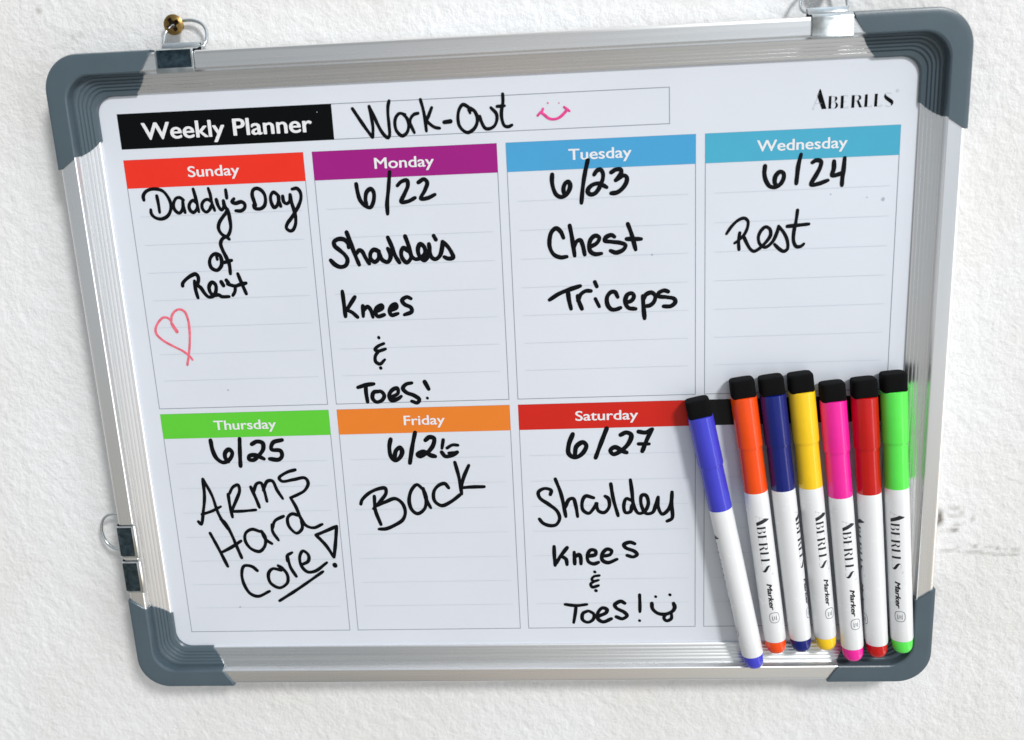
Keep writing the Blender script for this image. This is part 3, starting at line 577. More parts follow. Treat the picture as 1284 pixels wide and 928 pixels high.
# ---- printed layout
CW, PITCH = 83.72, 88.0
ROWS = ((0.0, -119.1, 12.7), (-122.0, -240.6, 12.6))
V, F = frame_lines(0, 5.1, 248.4, 20.5, 0.34, -0.05)
tb = link('title_box', mesh('title_box', V, F), M_line, board)
V, F = [], []; rect(0.0, 5.0, 98.7, 20.6, -0.10, V, F)
band = link('title_band', mesh('title_band', V, F), M_print_black, tb)
board_text('title_lettering', 'Weekly Planner', 10.5, 89.3, 8.9, -0.16, M_print_white, tb, 0.022, 7.4)
INK = json.loads(r'''{"title":[[1.31,[108.17,18.04],[110.78,13.66],[113.67,8.97],[116.21,5.15]],[1.31,[115.78,18.66],[116.33,14.45],[116.75,9.88],[116.37,5.25]],[1.31,[115.78,18.66],[117.46,14.75],[119.26,10.12],[121.17,6.51],[123.22,4.73],[123.96,5.68],[124.1,10.24],[123.98,15.14],[124.33,18.6],[124.92,20.59]],[1.3,[131.64,14.44],[129.14,14.97],[127.37,13.24],[126.76,10.12],[127.45,7.28],[129.67,5.25],[131.77,6.38],[132.86,8.79],[132.91,10.89],[131.93,13.38],[130.74,14.48]],[1.3,[132.26,13.01],[133.84,9.8],[135.24,6.4]],[1.31,[133.53,10.51],[134.05,12.58],[135.63,14.25],[137.54,14.68]],[1.3,[138.97,20.51],[139.8,16.83],[140.41,12.64],[140.73,6.85]],[1.3,[143.78,16.82],[142.09,13.25],[141.23,11.38],[142.57,9.74],[144.65,8.25],[146.8,7.8]],[1.67,[148.98,10.28],[151.78,10.53]],[1.33,[161.49,14.88],[159.65,16.57],[157.76,17.45],[156.1,15.67],[155.23,12.24],[155.66,8.47],[157.37,6.24],[159.27,5.35],[161.84,6.57],[163.48,8.91],[163.81,11.84],[162.84,14.29],[161.0,15.97]],[0.99,[160.12,15.21],[160.75,13.69]],[1.33,[164.93,12.06],[165.72,9.35],[167.14,6.87],[168.79,6.52],[171.06,7.49],[172.4,9.84],[172.43,12.77],[170.09,15.54]],[1.32,[172.87,15.94],[176.18,16.05]],[1.31,[175.61,21.1],[175.55,17.67],[174.68,13.47],[174.79,10.26],[175.77,7.54],[177.4,7.04],[179.09,7.66]]],"pink_smile":[[0.93,[190.66,11.23],[191.97,12.55]],[1.1,[191.97,12.55],[193.31,11.64],[195.44,9.84],[197.62,9.31],[200.1,9.89],[202.07,11.39],[203.77,13.16]],[0.93,[202.44,14.28],[203.51,13.44],[204.73,12.48]],[0.93,[192.53,12.74],[193.12,13.93]],[0.55,[195.3,16.42],[195.41,16.31]],[0.49,[200.16,16.19],[200.26,16.08]]],"sunday":[[1.37,[6.99,-18.12],[6.92,-16.39],[8.36,-14.41],[10.79,-13.41],[13.74,-13.38],[16.53,-14.44],[18.45,-17.03],[19.47,-20.21],[19.08,-23.04],[17.59,-25.51],[15.43,-26.85],[13.09,-27.07],[10.91,-26.19],[9.67,-24.55],[9.62,-22.65]],[1.37,[13.36,-16.5],[13.61,-19.97],[13.68,-24.08]],[1.36,[25.7,-18.9],[24.23,-17.74],[22.58,-17.83],[21.23,-19.34],[20.6,-21.52],[21.15,-23.44],[22.77,-24.77],[24.2,-23.88],[25.11,-22.02],[25.25,-19.82]],[1.36,[25.33,-19.2],[25.27,-22.03],[25.75,-24.57]],[1.36,[31.69,-20.4],[30.22,-19.24],[28.8,-20.13],[27.98,-21.82],[28.31,-23.73],[29.65,-24.73],[31.28,-23.54],[32.01,-21.68]],[1.36,[30.9,-14.1],[31.46,-17.26],[31.86,-20.41],[32.29,-24.53]],[1.36,[38.74,-20.07],[37.08,-19.06],[35.38,-19.61],[34.2,-21.14],[34.24,-23.34],[35.68,-24.82],[37.45,-23.79],[38.5,-21.94]],[1.35,[38.04,-14.09],[38.65,-16.93],[38.86,-20.39],[39.84,-24.2]],[1.47,[41.21,-19.31],[41.75,-22.06],[43.07,-24.16],[44.29,-22.85],[44.48,-19.96]],[1.47,[44.46,-20.13],[44.86,-22.53],[46.01,-24.62],[46.43,-28.4],[46.42,-32.19],[45.45,-34.91],[44.02,-36.41],[41.85,-35.28],[40.59,-32.64],[41.29,-29.92],[43.39,-27.25],[45.23,-25.27],[45.92,-23.94]],[1.47,[46.13,-15.11],[46.2,-18.84]],[1.47,[49.48,-19.32],[48.44,-20.63],[49.93,-21.37],[52.81,-20.81],[54.26,-21.89],[54.06,-23.59],[52.32,-24.88],[49.69,-24.77]],[1.47,[58.47,-23.43],[59.24,-22.78],[58.78,-20.72],[58.27,-17.65],[59.02,-15.66],[60.49,-15.04],[62.5,-15.8],[64.01,-17.89],[64.18,-20.95],[63.22,-23.28],[61.16,-24.39],[58.76,-23.95],[58.39,-22.57]],[1.46,[69.91,-18.14],[68.29,-17.06],[66.88,-18.69],[66.76,-21.39],[67.87,-23.98],[69.36,-23.19],[70.27,-21.2],[70.53,-18.84]],[1.46,[70.22,-18.49],[70.45,-21.2],[71.06,-23.6]],[1.46,[72.42,-19.09],[72.67,-21.64],[73.97,-22.54],[75.48,-21.41],[75.96,-18.56]],[1.46,[75.96,-18.56],[76.28,-22.12],[77.1,-25.89],[77.44,-29.31],[76.95,-32.37],[75.47,-34.72],[74.04,-35.0],[72.61,-33.57],[73.35,-31.54],[75.35,-29.23],[77.38,-26.58],[79.44,-23.61],[80.83,-20.28],[80.76,-17.58],[79.38,-15.84],[77.1,-16.08]],[1.55,[45.03,-37.64],[43.6,-36.64],[41.74,-37.52],[40.7,-39.57],[41.29,-42.64],[42.47,-45.75],[43.6,-49.24],[43.62,-53.87]],[1.56,[40.94,-48.57],[42.96,-48.07],[44.98,-47.57]],[1.56,[39.45,-44.86],[37.57,-44.22],[35.46,-45.48],[34.33,-48.13],[34.97,-50.85],[37.37,-52.02],[39.56,-50.25],[40.23,-47.96],[39.45,-44.86],[38.23,-45.2]],[1.17,[37.99,-45.58],[38.21,-46.93]],[1.58,[19.9,-58.83],[20.06,-57.67],[21.9,-55.79],[24.91,-53.96],[26.95,-53.45],[27.95,-54.84],[27.64,-57.17],[26.4,-59.07]],[1.57,[25.92,-56.71],[25.95,-61.0],[26.56,-64.75]],[1.57,[26.31,-58.29],[28.47,-59.92],[30.08,-62.72],[31.83,-64.54],[34.27,-64.04],[35.79,-61.36],[35.74,-58.63],[34.3,-57.6],[32.7,-59.3],[32.74,-62.03],[34.29,-63.84],[36.68,-63.73],[38.15,-64.57],[41.7,-64.69]],[1.57,[38.72,-57.57],[39.6,-59.35]],[1.57,[41.28,-56.88],[42.12,-58.08]],[1.57,[41.65,-58.65],[43.91,-59.51],[45.45,-59.76],[47.9,-59.07],[50.51,-58.58]],[1.57,[45.21,-60.14],[44.73,-62.46],[43.54,-64.17]],[1.56,[47.13,-54.0],[48.38,-58.31],[50.11,-63.62]]],"red_heart":[[1.43,[14.16,-80.77],[13.01,-78.71],[12.1,-76.75]],[1.01,[12.1,-76.75],[11.79,-75.31],[10.47,-73.93],[8.39,-73.69],[5.82,-75.7],[3.82,-79.0],[3.89,-81.53],[6.42,-84.58],[11.09,-87.7],[15.81,-90.4],[18.47,-92.79],[19.9,-94.8]],[1.01,[12.05,-75.91],[12.48,-73.41],[14.25,-70.96],[16.74,-69.97],[19.11,-71.13],[20.28,-74.93],[20.33,-80.81],[19.43,-87.54],[18.32,-92.61],[17.01,-97.28]]],"monday":[[1.63,[106.95,-15.04],[107.34,-19.05],[108.17,-22.36],[110.19,-25.0],[112.58,-25.83],[114.32,-22.98],[114.65,-18.99],[113.44,-17.49],[111.46,-18.86],[110.66,-22.1],[110.96,-24.67]],[1.62,[122.71,-10.31],[121.59,-17.83],[120.48,-24.33],[120.32,-29.08]],[1.63,[125.77,-16.56],[127.76,-14.84],[130.37,-14.45],[130.57,-16.77],[128.82,-20.31],[127.07,-23.87],[130.04,-23.85],[133.5,-22.32]],[1.62,[135.47,-15.53],[138.14,-14.21],[139.51,-15.7],[138.16,-19.26],[136.06,-22.79],[139.02,-22.77],[142.68,-21.25]],[1.78,[100.88,-43.71],[100.78,-41.89],[99.11,-40.02],[96.52,-39.66],[94.31,-40.86],[94.4,-42.68],[96.57,-44.84],[98.74,-47.0],[99.84,-49.39],[98.81,-51.96],[96.37,-52.66],[93.83,-51.51],[91.92,-49.35]],[1.77,[100.57,-36.72],[101.89,-41.16],[103.48,-46.92],[105.14,-51.94]],[1.78,[104.29,-46.69],[105.73,-45.19],[107.0,-45.76],[108.32,-48.67],[109.91,-51.59]],[1.77,[114.83,-46.06],[112.55,-45.19],[110.83,-46.94],[110.87,-49.54],[112.6,-50.91],[114.58,-49.16],[114.79,-46.57]],[1.77,[114.81,-46.32],[116.08,-50.0],[118.61,-51.14],[120.09,-49.11],[120.01,-46.77],[119.11,-44.93]],[1.77,[119.52,-39.78],[121.23,-44.49],[122.47,-48.68],[124.08,-51.6]],[1.77,[128.9,-46.6],[126.42,-44.95],[125.24,-46.71],[125.54,-49.58],[127.47,-51.73],[129.43,-49.99],[129.85,-47.93]],[1.76,[127.6,-39.59],[128.85,-43.75],[130.03,-48.97],[131.76,-50.33],[134.41,-49.66],[136.38,-47.66],[136.06,-44.8],[134.34,-43.45],[133.15,-45.47],[133.45,-48.58],[135.62,-51.0],[137.27,-49.76],[138.53,-46.71],[138.38,-43.61]],[1.76,[138.3,-46.18],[139.11,-49.57],[140.86,-50.68],[143.04,-49.21],[144.29,-45.9],[144.75,-42.82]],[1.65,[140.81,-39.85],[141.72,-41.68]],[1.76,[144.75,-42.82],[146.7,-44.7],[148.35,-47.34],[149.21,-50.22],[146.84,-50.64],[145.08,-49.8]],[1.68,[96.03,-64.13],[96.27,-69.91],[96.48,-76.11]],[1.68,[101.69,-67.02],[98.44,-71.53],[97.11,-73.42]],[1.69,[97.3,-73.03],[99.73,-74.28],[102.22,-76.69]],[1.69,[105.15,-71.38],[104.94,-76.4]],[1.69,[105.18,-73.69],[107.26,-71.83],[108.54,-73.04],[109.52,-76.94]],[1.69,[111.28,-74.29],[114.48,-72.7],[114.21,-71.31],[111.82,-72.38],[110.86,-74.66],[111.85,-76.63],[114.99,-75.96]],[1.68,[117.82,-74.13],[121.0,-72.7],[120.74,-71.15],[118.77,-71.85],[117.59,-74.12],[118.42,-76.24],[121.54,-75.57]],[1.67,[128.18,-68.72],[126.33,-67.89],[123.93,-69.34],[124.93,-71.29],[127.86,-72.94],[128.1,-74.87],[124.55,-76.29]],[1.39,[111.41,-86.75],[111.54,-86.99]],[1.47,[113.63,-89.81],[110.66,-91.05],[109.22,-92.58],[110.47,-93.41],[114.19,-92.5]],[1.47,[110.86,-93.42],[109.11,-95.74],[109.03,-98.51],[110.96,-99.76],[113.46,-97.7]],[1.4,[111.12,-101.6],[111.25,-101.84]],[1.73,[99.35,-111.02],[103.22,-109.93],[107.18,-109.48]],[1.72,[103.22,-109.93],[103.06,-113.55],[103.43,-118.43]],[1.72,[109.37,-113.33],[106.83,-113.66],[105.96,-116.47],[107.6,-118.55],[110.42,-117.81],[111.79,-115.42],[110.39,-113.36],[108.82,-113.32]],[1.72,[114.44,-116.71],[118.54,-114.41],[118.34,-111.98],[115.93,-112.72],[114.14,-115.49],[115.13,-117.95],[118.32,-117.23],[119.98,-116.06]],[1.71,[125.55,-109.55],[122.78,-110.11],[121.07,-112.06],[122.48,-114.12],[126.27,-115.84],[128.62,-117.93],[127.57,-119.52],[124.89,-118.63]],[1.86,[131.81,-109.17],[133.51,-112.83]],[1.09,[132.5,-117.23],[132.65,-117.4]]],"tuesday":[[1.73,[196.12,-14.69],[195.91,-17.64],[196.46,-20.97],[197.71,-23.67],[199.69,-24.75],[201.72,-24.17],[203.47,-21.92],[204.04,-19.64],[203.25,-18.12],[201.9,-18.72],[200.99,-20.83],[201.08,-23.15]],[1.72,[212.17,-9.01],[210.86,-14.34],[209.69,-20.53],[208.82,-27.79]],[1.73,[214.82,-15.49],[216.02,-13.91],[217.53,-13.32],[218.66,-14.68],[218.77,-16.97],[217.88,-19.56],[216.31,-22.46],[214.78,-23.89],[212.93,-24.14],[211.8,-22.94],[212.34,-21.31],[214.55,-19.75],[217.22,-19.54],[218.86,-20.43],[220.34,-21.31]],[1.72,[222.47,-14.84],[224.31,-13.78],[226.63,-13.71],[226.93,-15.03],[225.91,-16.63],[224.39,-18.36]],[1.72,[224.39,-18.36],[226.23,-17.29],[228.23,-16.4],[229.37,-17.43],[229.0,-19.71],[227.13,-22.26],[224.78,-23.81],[222.28,-24.04]],[1.73,[200.25,-43.17],[199.07,-40.33],[197.1,-38.73],[195.01,-40.17],[193.85,-43.94],[193.98,-47.52],[195.65,-50.66],[198.67,-52.06],[201.49,-51.8]],[1.72,[203.22,-37.71],[204.07,-42.81],[204.68,-47.93],[205.08,-51.53]],[1.73,[204.95,-47.43],[206.3,-44.93],[207.83,-44.48],[208.79,-46.56],[209.68,-51.19]],[1.73,[212.32,-47.71],[215.4,-46.05],[216.47,-43.8],[214.98,-42.73],[212.92,-43.92],[211.84,-46.67],[212.26,-49.75],[214.26,-51.11],[217.32,-50.97]],[1.72,[223.3,-43.56],[222.06,-42.75],[219.51,-43.67],[218.97,-45.17],[221.99,-45.8],[226.03,-46.46],[228.28,-47.57],[227.24,-49.56],[223.92,-50.81],[221.4,-49.85]],[1.71,[228.84,-44.79],[235.38,-45.05]],[1.71,[229.45,-38.0],[231.13,-42.86],[232.8,-49.78]],[1.76,[192.83,-71.61],[197.33,-68.88],[202.55,-66.97],[207.22,-65.58]],[1.75,[201.48,-68.24],[201.87,-72.19],[202.67,-76.17]],[1.75,[205.96,-70.24],[206.25,-72.35],[207.69,-76.35]],[1.75,[206.0,-72.34],[207.37,-69.5],[209.73,-68.02],[212.04,-68.1]],[1.54,[213.94,-64.0],[214.81,-66.11]],[1.65,[214.0,-71.83],[215.71,-75.57]],[1.74,[224.29,-71.41],[223.05,-69.01],[221.26,-68.95],[219.41,-71.24],[219.59,-74.92],[221.35,-77.08],[223.41,-77.15],[225.48,-76.43]],[1.74,[227.83,-74.15],[230.67,-73.2],[231.72,-71.15],[230.72,-69.81],[228.66,-70.52],[227.69,-73.62],[229.07,-76.56],[232.4,-77.2]],[1.74,[235.81,-71.29],[236.01,-76.01],[236.45,-81.82]],[1.74,[236.05,-72.87],[237.35,-70.57],[239.91,-69.88],[241.43,-71.49],[240.89,-74.09],[238.83,-75.85],[236.52,-76.03]],[1.73,[247.3,-69.62],[245.52,-69.04],[242.97,-70.25],[242.96,-71.55],[246.52,-72.2],[250.08,-73.1],[250.58,-74.69],[248.54,-76.45],[245.22,-76.44]]],"wednesday":[[1.67,[290.09,-15.0],[289.85,-18.26],[290.57,-21.32],[292.39,-23.93],[294.68,-24.44],[297.18,-22.87],[298.37,-20.14],[298.08,-18.36],[296.55,-17.79],[294.83,-19.48],[294.38,-21.99],[295.18,-24.05]],[1.65,[305.56,-10.67],[304.54,-15.38],[304.15,-19.38],[303.85,-23.15]],[1.65,[310.53,-14.39],[312.25,-13.46],[314.27,-14.05],[314.1,-16.29],[312.45,-19.74],[310.32,-23.93],[313.08,-23.8],[317.56,-22.37]],[1.65,[319.92,-14.3],[319.89,-17.55],[319.24,-20.28],[321.49,-20.13],[323.21,-19.45]],[1.65,[324.46,-13.0],[324.15,-17.73],[323.78,-21.23],[323.67,-24.75]],[1.24,[273.52,-44.25],[275.8,-40.96],[278.86,-38.23],[281.41,-37.56],[282.97,-38.92],[282.76,-42.02],[281.26,-45.08],[278.97,-47.34],[277.18,-48.58]],[1.34,[279.44,-43.97],[278.97,-47.6],[279.17,-51.54]],[1.34,[281.27,-45.86],[282.6,-48.79],[284.18,-51.47],[285.75,-52.58],[288.31,-51.36],[291.34,-48.34],[293.08,-45.54],[292.77,-42.93],[290.96,-41.82],[288.94,-43.3],[287.71,-46.37],[288.53,-49.54],[290.88,-50.94],[293.92,-48.7],[295.88,-44.61],[296.59,-41.79]],[1.38,[296.59,-41.79],[298.96,-44.74],[300.58,-48.44],[300.67,-52.1],[299.15,-53.09],[297.07,-51.96],[294.97,-49.79]],[1.43,[300.42,-41.94],[309.83,-41.28]],[1.37,[304.72,-34.9],[304.19,-39.77],[303.31,-44.91],[303.42,-49.07],[304.75,-51.21],[306.8,-51.03],[307.9,-50.03]]],"thursday":[[1.89,[23.49,-135.93],[23.91,-141.05],[25.43,-145.36],[28.47,-147.57],[31.98,-145.95],[33.63,-142.57],[32.2,-140.83],[30.09,-142.48],[29.78,-145.04],[31.0,-147.21]],[1.88,[38.2,-135.47],[37.5,-142.67],[36.98,-149.67]],[1.88,[44.0,-138.41],[46.61,-137.12],[49.4,-137.87],[49.47,-140.84],[47.03,-144.18],[43.86,-146.66],[41.69,-146.18],[42.06,-144.48],[44.98,-144.13],[49.27,-146.2]],[1.87,[59.35,-136.6],[54.72,-137.84],[53.51,-141.36],[57.93,-142.15],[58.45,-144.89],[56.61,-146.72],[52.14,-146.27]],[1.5,[16.99,-156.1],[16.6,-165.51],[14.98,-173.39],[12.99,-180.26],[11.74,-178.82]],[1.41,[16.99,-156.1],[20.47,-164.72],[22.28,-173.54],[23.83,-177.99],[26.53,-183.38]],[1.35,[14.1,-174.96],[19.37,-173.3],[24.29,-170.94]],[1.5,[28.87,-164.46],[29.0,-170.16],[29.61,-176.78]],[1.5,[29.59,-164.04],[31.84,-160.61],[34.46,-159.62],[34.95,-162.42],[32.66,-167.61],[29.63,-173.25]],[1.42,[29.41,-173.69],[35.28,-173.63],[42.04,-173.07]],[1.49,[40.8,-160.81],[42.75,-166.95],[44.02,-171.79]],[1.49,[41.91,-163.44],[44.07,-159.15],[46.18,-158.76],[47.39,-162.69],[48.22,-168.64]],[1.49,[46.98,-162.68],[49.59,-157.98],[52.08,-157.86],[54.01,-162.84],[56.41,-167.42]],[1.47,[64.22,-152.29],[59.98,-153.48],[55.71,-156.39],[57.01,-158.14],[62.86,-157.42],[68.7,-156.69],[70.08,-159.31],[68.03,-163.15],[64.51,-165.24],[60.62,-166.9]],[1.52,[16.95,-185.25],[19.98,-192.95],[23.87,-203.74]],[1.51,[23.49,-177.79],[25.27,-179.5],[27.73,-185.45],[29.71,-192.28],[31.69,-199.14]],[1.53,[22.05,-195.72],[27.2,-193.08],[32.41,-189.78]],[1.51,[42.96,-184.9],[38.74,-183.55],[35.31,-185.6],[34.65,-189.82],[37.1,-194.11],[41.32,-195.72],[44.48,-192.54],[45.06,-187.47],[43.41,-184.49]],[1.51,[43.76,-184.91],[45.26,-189.17],[48.18,-191.59]],[1.5,[49.33,-181.24],[49.31,-185.02],[51.74,-189.71]],[1.51,[49.26,-183.34],[51.15,-179.18],[55.76,-176.77]],[1.49,[63.29,-176.5],[60.23,-175.61],[57.8,-177.64],[57.94,-182.25],[61.49,-186.1],[64.52,-183.63],[64.6,-179.03]],[1.49,[60.36,-166.91],[62.58,-171.92],[64.34,-177.77],[66.66,-182.0],[70.47,-183.33],[74.99,-181.49]],[1.53,[38.9,-206.31],[36.35,-203.95],[32.36,-203.62],[30.66,-207.74],[31.15,-213.81],[33.77,-219.09],[37.64,-220.72],[44.03,-217.93]],[1.52,[51.36,-206.34],[47.04,-205.41],[44.59,-207.96],[44.97,-213.16],[49.49,-216.09],[53.82,-213.29],[54.28,-208.98],[52.25,-205.5],[50.04,-203.74]],[1.51,[55.39,-198.7],[56.34,-204.71],[58.84,-209.91]],[1.52,[55.11,-201.26],[55.43,-198.27],[58.0,-196.61]],[1.52,[62.07,-203.52],[65.87,-201.44],[66.22,-198.03],[63.66,-195.86],[61.76,-198.81],[62.02,-203.94],[64.87,-207.42],[68.9,-207.06],[75.33,-202.45]],[1.46,[48.69,-223.41],[59.08,-216.84],[72.86,-207.38]],[1.58,[71.26,-187.29],[75.84,-193.11],[79.19,-199.54]],[1.58,[71.26,-187.29],[76.61,-185.13],[82.19,-182.72]],[1.57,[82.19,-182.72],[80.97,-190.67],[79.34,-199.54]],[2.06,[79.26,-203.8],[79.46,-204.23]]],"friday":[[1.9,[113.08,-137.68],[112.17,-141.47],[112.55,-146.28],[114.52,-148.57],[116.92,-147.19],[118.31,-144.02],[117.32,-142.0],[115.29,-143.55],[114.21,-147.52]],[1.89,[125.32,-134.52],[123.43,-141.76],[121.67,-150.11]],[1.89,[130.11,-138.59],[132.11,-137.06],[134.34,-137.67],[133.72,-141.22],[130.82,-144.73],[126.87,-146.79],[125.8,-145.81],[128.57,-144.28],[132.23,-146.36],[134.32,-146.97]],[1.51,[138.82,-138.58],[137.93,-142.92]],[1.51,[140.44,-142.82],[143.18,-141.31],[145.81,-141.53]],[1.82,[137.65,-144.9],[139.4,-147.1],[142.47,-146.62],[145.22,-145.09]],[1.21,[141.03,-145.38],[144.46,-145.07]],[1.63,[95.51,-171.09],[96.23,-169.04],[100.04,-165.43],[104.87,-163.25],[108.37,-163.0],[108.55,-165.62],[105.51,-169.65],[101.67,-173.69]],[1.63,[102.61,-167.13],[102.54,-174.54],[104.71,-182.22]],[1.63,[103.37,-172.08],[108.18,-170.12],[112.96,-168.58],[116.24,-171.11],[117.45,-175.67],[115.97,-179.78],[111.86,-182.61],[107.02,-184.6],[103.49,-184.69]],[1.61,[127.18,-163.99],[124.29,-161.48],[121.39,-164.27],[119.81,-169.96],[120.99,-174.92],[123.57,-176.79],[127.23,-174.22],[128.41,-168.5],[127.54,-164.4]],[1.61,[127.21,-163.58],[128.35,-169.32],[130.35,-173.88]],[1.61,[139.88,-163.46],[138.11,-161.23],[134.99,-162.13],[132.47,-165.33],[132.52,-170.23],[135.82,-172.76],[140.56,-170.81],[145.8,-166.84]],[1.59,[143.76,-150.24],[145.22,-157.51],[146.18,-166.85]],[1.59,[150.49,-152.01],[147.88,-157.57],[146.02,-163.19]],[1.6,[146.37,-163.6],[150.97,-163.3],[157.46,-163.28]]],"saturday":[[1.95,[201.55,-137.31],[199.5,-142.63],[199.35,-147.21],[202.2,-149.2],[205.79,-147.37],[207.87,-143.26],[206.35,-141.57],[203.16,-143.56],[202.23,-148.11]],[1.94,[217.83,-134.86],[214.94,-142.2],[212.17,-149.61]],[1.94,[224.37,-138.32],[227.11,-137.15],[229.42,-138.45],[228.19,-142.54],[224.62,-146.17],[220.67,-147.99],[219.31,-146.04],[221.53,-144.44],[225.39,-146.61],[227.09,-147.31]],[1.86,[232.93,-136.9],[236.41,-137.4],[239.36,-135.84]],[1.85,[239.36,-135.84],[237.15,-140.29],[234.58,-146.84]],[1.55,[232.84,-143.07],[237.89,-143.2]],[1.59,[189.68,-168.09],[190.16,-165.97],[187.01,-164.88],[183.9,-166.68],[184.42,-169.69],[188.69,-173.21],[192.57,-176.74],[193.8,-180.65],[191.91,-184.08],[188.68,-184.45],[185.51,-183.09],[183.82,-180.88]],[1.59,[192.36,-160.07],[194.87,-167.78],[196.87,-179.85]],[1.6,[196.62,-175.1],[198.76,-170.86],[200.76,-170.47],[201.85,-173.92],[202.63,-179.96]],[1.59,[210.71,-170.26],[206.76,-169.32],[205.09,-172.28],[205.37,-176.57],[208.11,-178.35],[210.57,-175.82],[212.22,-173.28]],[1.59,[211.82,-173.27],[212.92,-177.16],[215.69,-178.08],[218.14,-175.12],[217.83,-170.84],[216.28,-169.53]],[1.58,[219.18,-163.22],[220.21,-170.89],[222.41,-179.93]],[1.58,[228.9,-171.93],[226.54,-171.03],[225.29,-174.42],[226.02,-178.29],[228.41,-177.91],[229.25,-174.5]],[1.57,[228.67,-161.33],[229.36,-167.69],[230.04,-174.52],[232.36,-178.85],[235.14,-178.05],[237.16,-173.81],[236.03,-169.53],[234.06,-169.49],[233.61,-173.74],[235.92,-178.92],[239.09,-178.56],[240.71,-174.74],[241.92,-170.51]],[1.57,[241.92,-170.51],[241.88,-175.62],[243.82,-179.51],[246.6,-177.43],[248.2,-173.2],[248.62,-168.11]],[1.57,[248.62,-168.11],[248.43,-174.9],[248.55,-181.75],[246.17,-183.25]],[1.68,[190.5,-195.72],[190.47,-200.9],[190.68,-205.94]],[1.68,[196.92,-196.42],[193.55,-200.96],[191.09,-205.11]],[1.69,[193.93,-200.96],[196.18,-202.68],[196.62,-205.62]],[1.68,[200.36,-198.98],[200.47,-205.27]],[1.69,[200.59,-201.5],[202.77,-200.28],[203.48,-201.96],[203.54,-205.32]],[1.68,[206.95,-201.19],[210.79,-200.42],[210.85,-198.34],[208.57,-197.88],[206.97,-200.35],[207.26,-204.12],[209.9,-205.42],[212.22,-204.63]],[1.68,[214.21,-201.31],[218.04,-200.55],[218.84,-198.48],[216.58,-197.61],[214.24,-200.06],[214.16,-203.4],[216.8,-204.87],[221.42,-203.11]],[1.67,[230.3,-194.95],[228.04,-194.08],[224.99,-195.27],[225.72,-196.94],[230.24,-199.1],[231.35,-200.78],[229.43,-201.99],[226.41,-201.11]],[1.23,[210.18,-209.72],[210.4,-209.89]],[1.3,[212.43,-211.78],[209.73,-212.33],[208.69,-213.83],[209.66,-214.86],[211.99,-214.31]],[1.46,[210.05,-214.87],[208.08,-216.37],[208.81,-218.08],[211.91,-217.27]],[1.39,[210.46,-219.97],[210.69,-220.15]],[1.56,[194.98,-227.46],[200.4,-228.22],[205.85,-227.61]],[1.55,[200.39,-228.65],[199.88,-232.53],[198.94,-237.71]],[1.55,[206.14,-231.31],[203.77,-232.58],[203.44,-236.03],[205.97,-237.63],[208.74,-236.1],[209.2,-233.08],[206.92,-231.32]],[1.71,[211.11,-234.4],[215.43,-232.3],[215.86,-230.58],[213.55,-229.69],[211.32,-232.24],[211.24,-235.7],[213.76,-237.46],[217.92,-235.78]],[1.7,[224.81,-227.27],[222.9,-226.13],[219.78,-228.06],[220.52,-229.78],[224.72,-232.42],[225.86,-234.16],[223.5,-235.85],[220.42,-234.69]],[1.54,[232.27,-222.68],[232.36,-227.8],[232.3,-232.09]],[1.16,[232.0,-236.91],[232.16,-237.09]],[1.3,[240.16,-223.73],[240.31,-223.9]],[1.3,[247.21,-222.81],[247.36,-222.98]],[1.69,[238.28,-227.45],[238.64,-230.46],[241.31,-233.07],[245.15,-233.55],[248.62,-231.87],[249.63,-229.75],[249.03,-227.6]],[1.54,[245.15,-233.55],[244.21,-235.68],[245.51,-237.25],[247.83,-236.16],[248.08,-233.58]]]}''')
link('handwritten_title', ink_mesh('handwritten_title', INK['title']), M_ink, tb, True)['label'] = 'the words Work-Out handwritten in black marker'
link('smiley_drawing', ink_mesh('smiley_drawing', INK['pink_smile']), M_pinkink, tb, True)['label'] = 'small pink marker smiley'

DAYS = [
    ('Sunday', 0, 0, srgb(233, 52, 36), 'sunday', (29.4, 53.6)),
    ('Monday', 1, 0, srgb(156, 30, 128), 'monday', (116.0, 143.2)),
    ('Tuesday', 2, 0, srgb(74, 160, 208), 'tuesday', (203.6, 231.6)),
    ('Wednesday', 3, 0, srgb(76, 170, 200), 'wednesday', (286.4, 325.4)),
    ('Thursday', 0, 1, srgb(96, 202, 58), 'thursday', (26.0, 57.2)),
    ('Friday', 1, 1, srgb(230, 128, 46), 'friday', (120.2, 140.2)),
    ('Saturday', 2, 1, srgb(203, 38, 28), 'saturday', (203.0, 232.8)),
    (None, 3, 1, srgb(14, 16, 18), None, None)]
for name, c, r, colr, key, tx in DAYS:
    x0 = PITCH * c; x1 = x0 + CW; zt, zb, hh = ROWS[r]
    V, F = frame_lines(x0, zb, x1, zt, 0.34, -0.05)
    box = link('day_box', mesh('day_box', V, F), M_line, board)
    box['label'] = ('%s column box' % name) if name else 'box with a plain black header behind the markers'
    V, F = [], []; rect(x0 - .1, zt - hh, x1 + .1, zt + .1, -0.10, V, F)
    link('day_header', mesh('day_header', V, F), mat('printed_header_%s' % (name or 'black').lower(), colr, 0.25, spec=0.2, var=0.02, vscale=60), box)
    V, F = [], []
    for k in range(1, 8):
        z = zt - hh - 13.2 * k
        if z < zb + 5: break
        rect(x0 + 4.2, z - .14, x1 - 3.2, z + .14, -0.05, V, F)
    link('ruled_lines', mesh('ruled_lines', V, F), M_rule, box)
    if name:
        zbase = zt - 8.6
        board_text('header_lettering', name, tx[0], tx[1], zbase, -0.16, M_print_white, box, 0.017, 4.8)
    if key:
        link('handwritten_note', ink_mesh('handwritten_note', INK[key]), M_ink, box, True)
    if key == 'sunday':
        link('heart_drawing', ink_mesh('heart_drawing', INK['red_heart'], dome=0.04), M_redink, box, True)

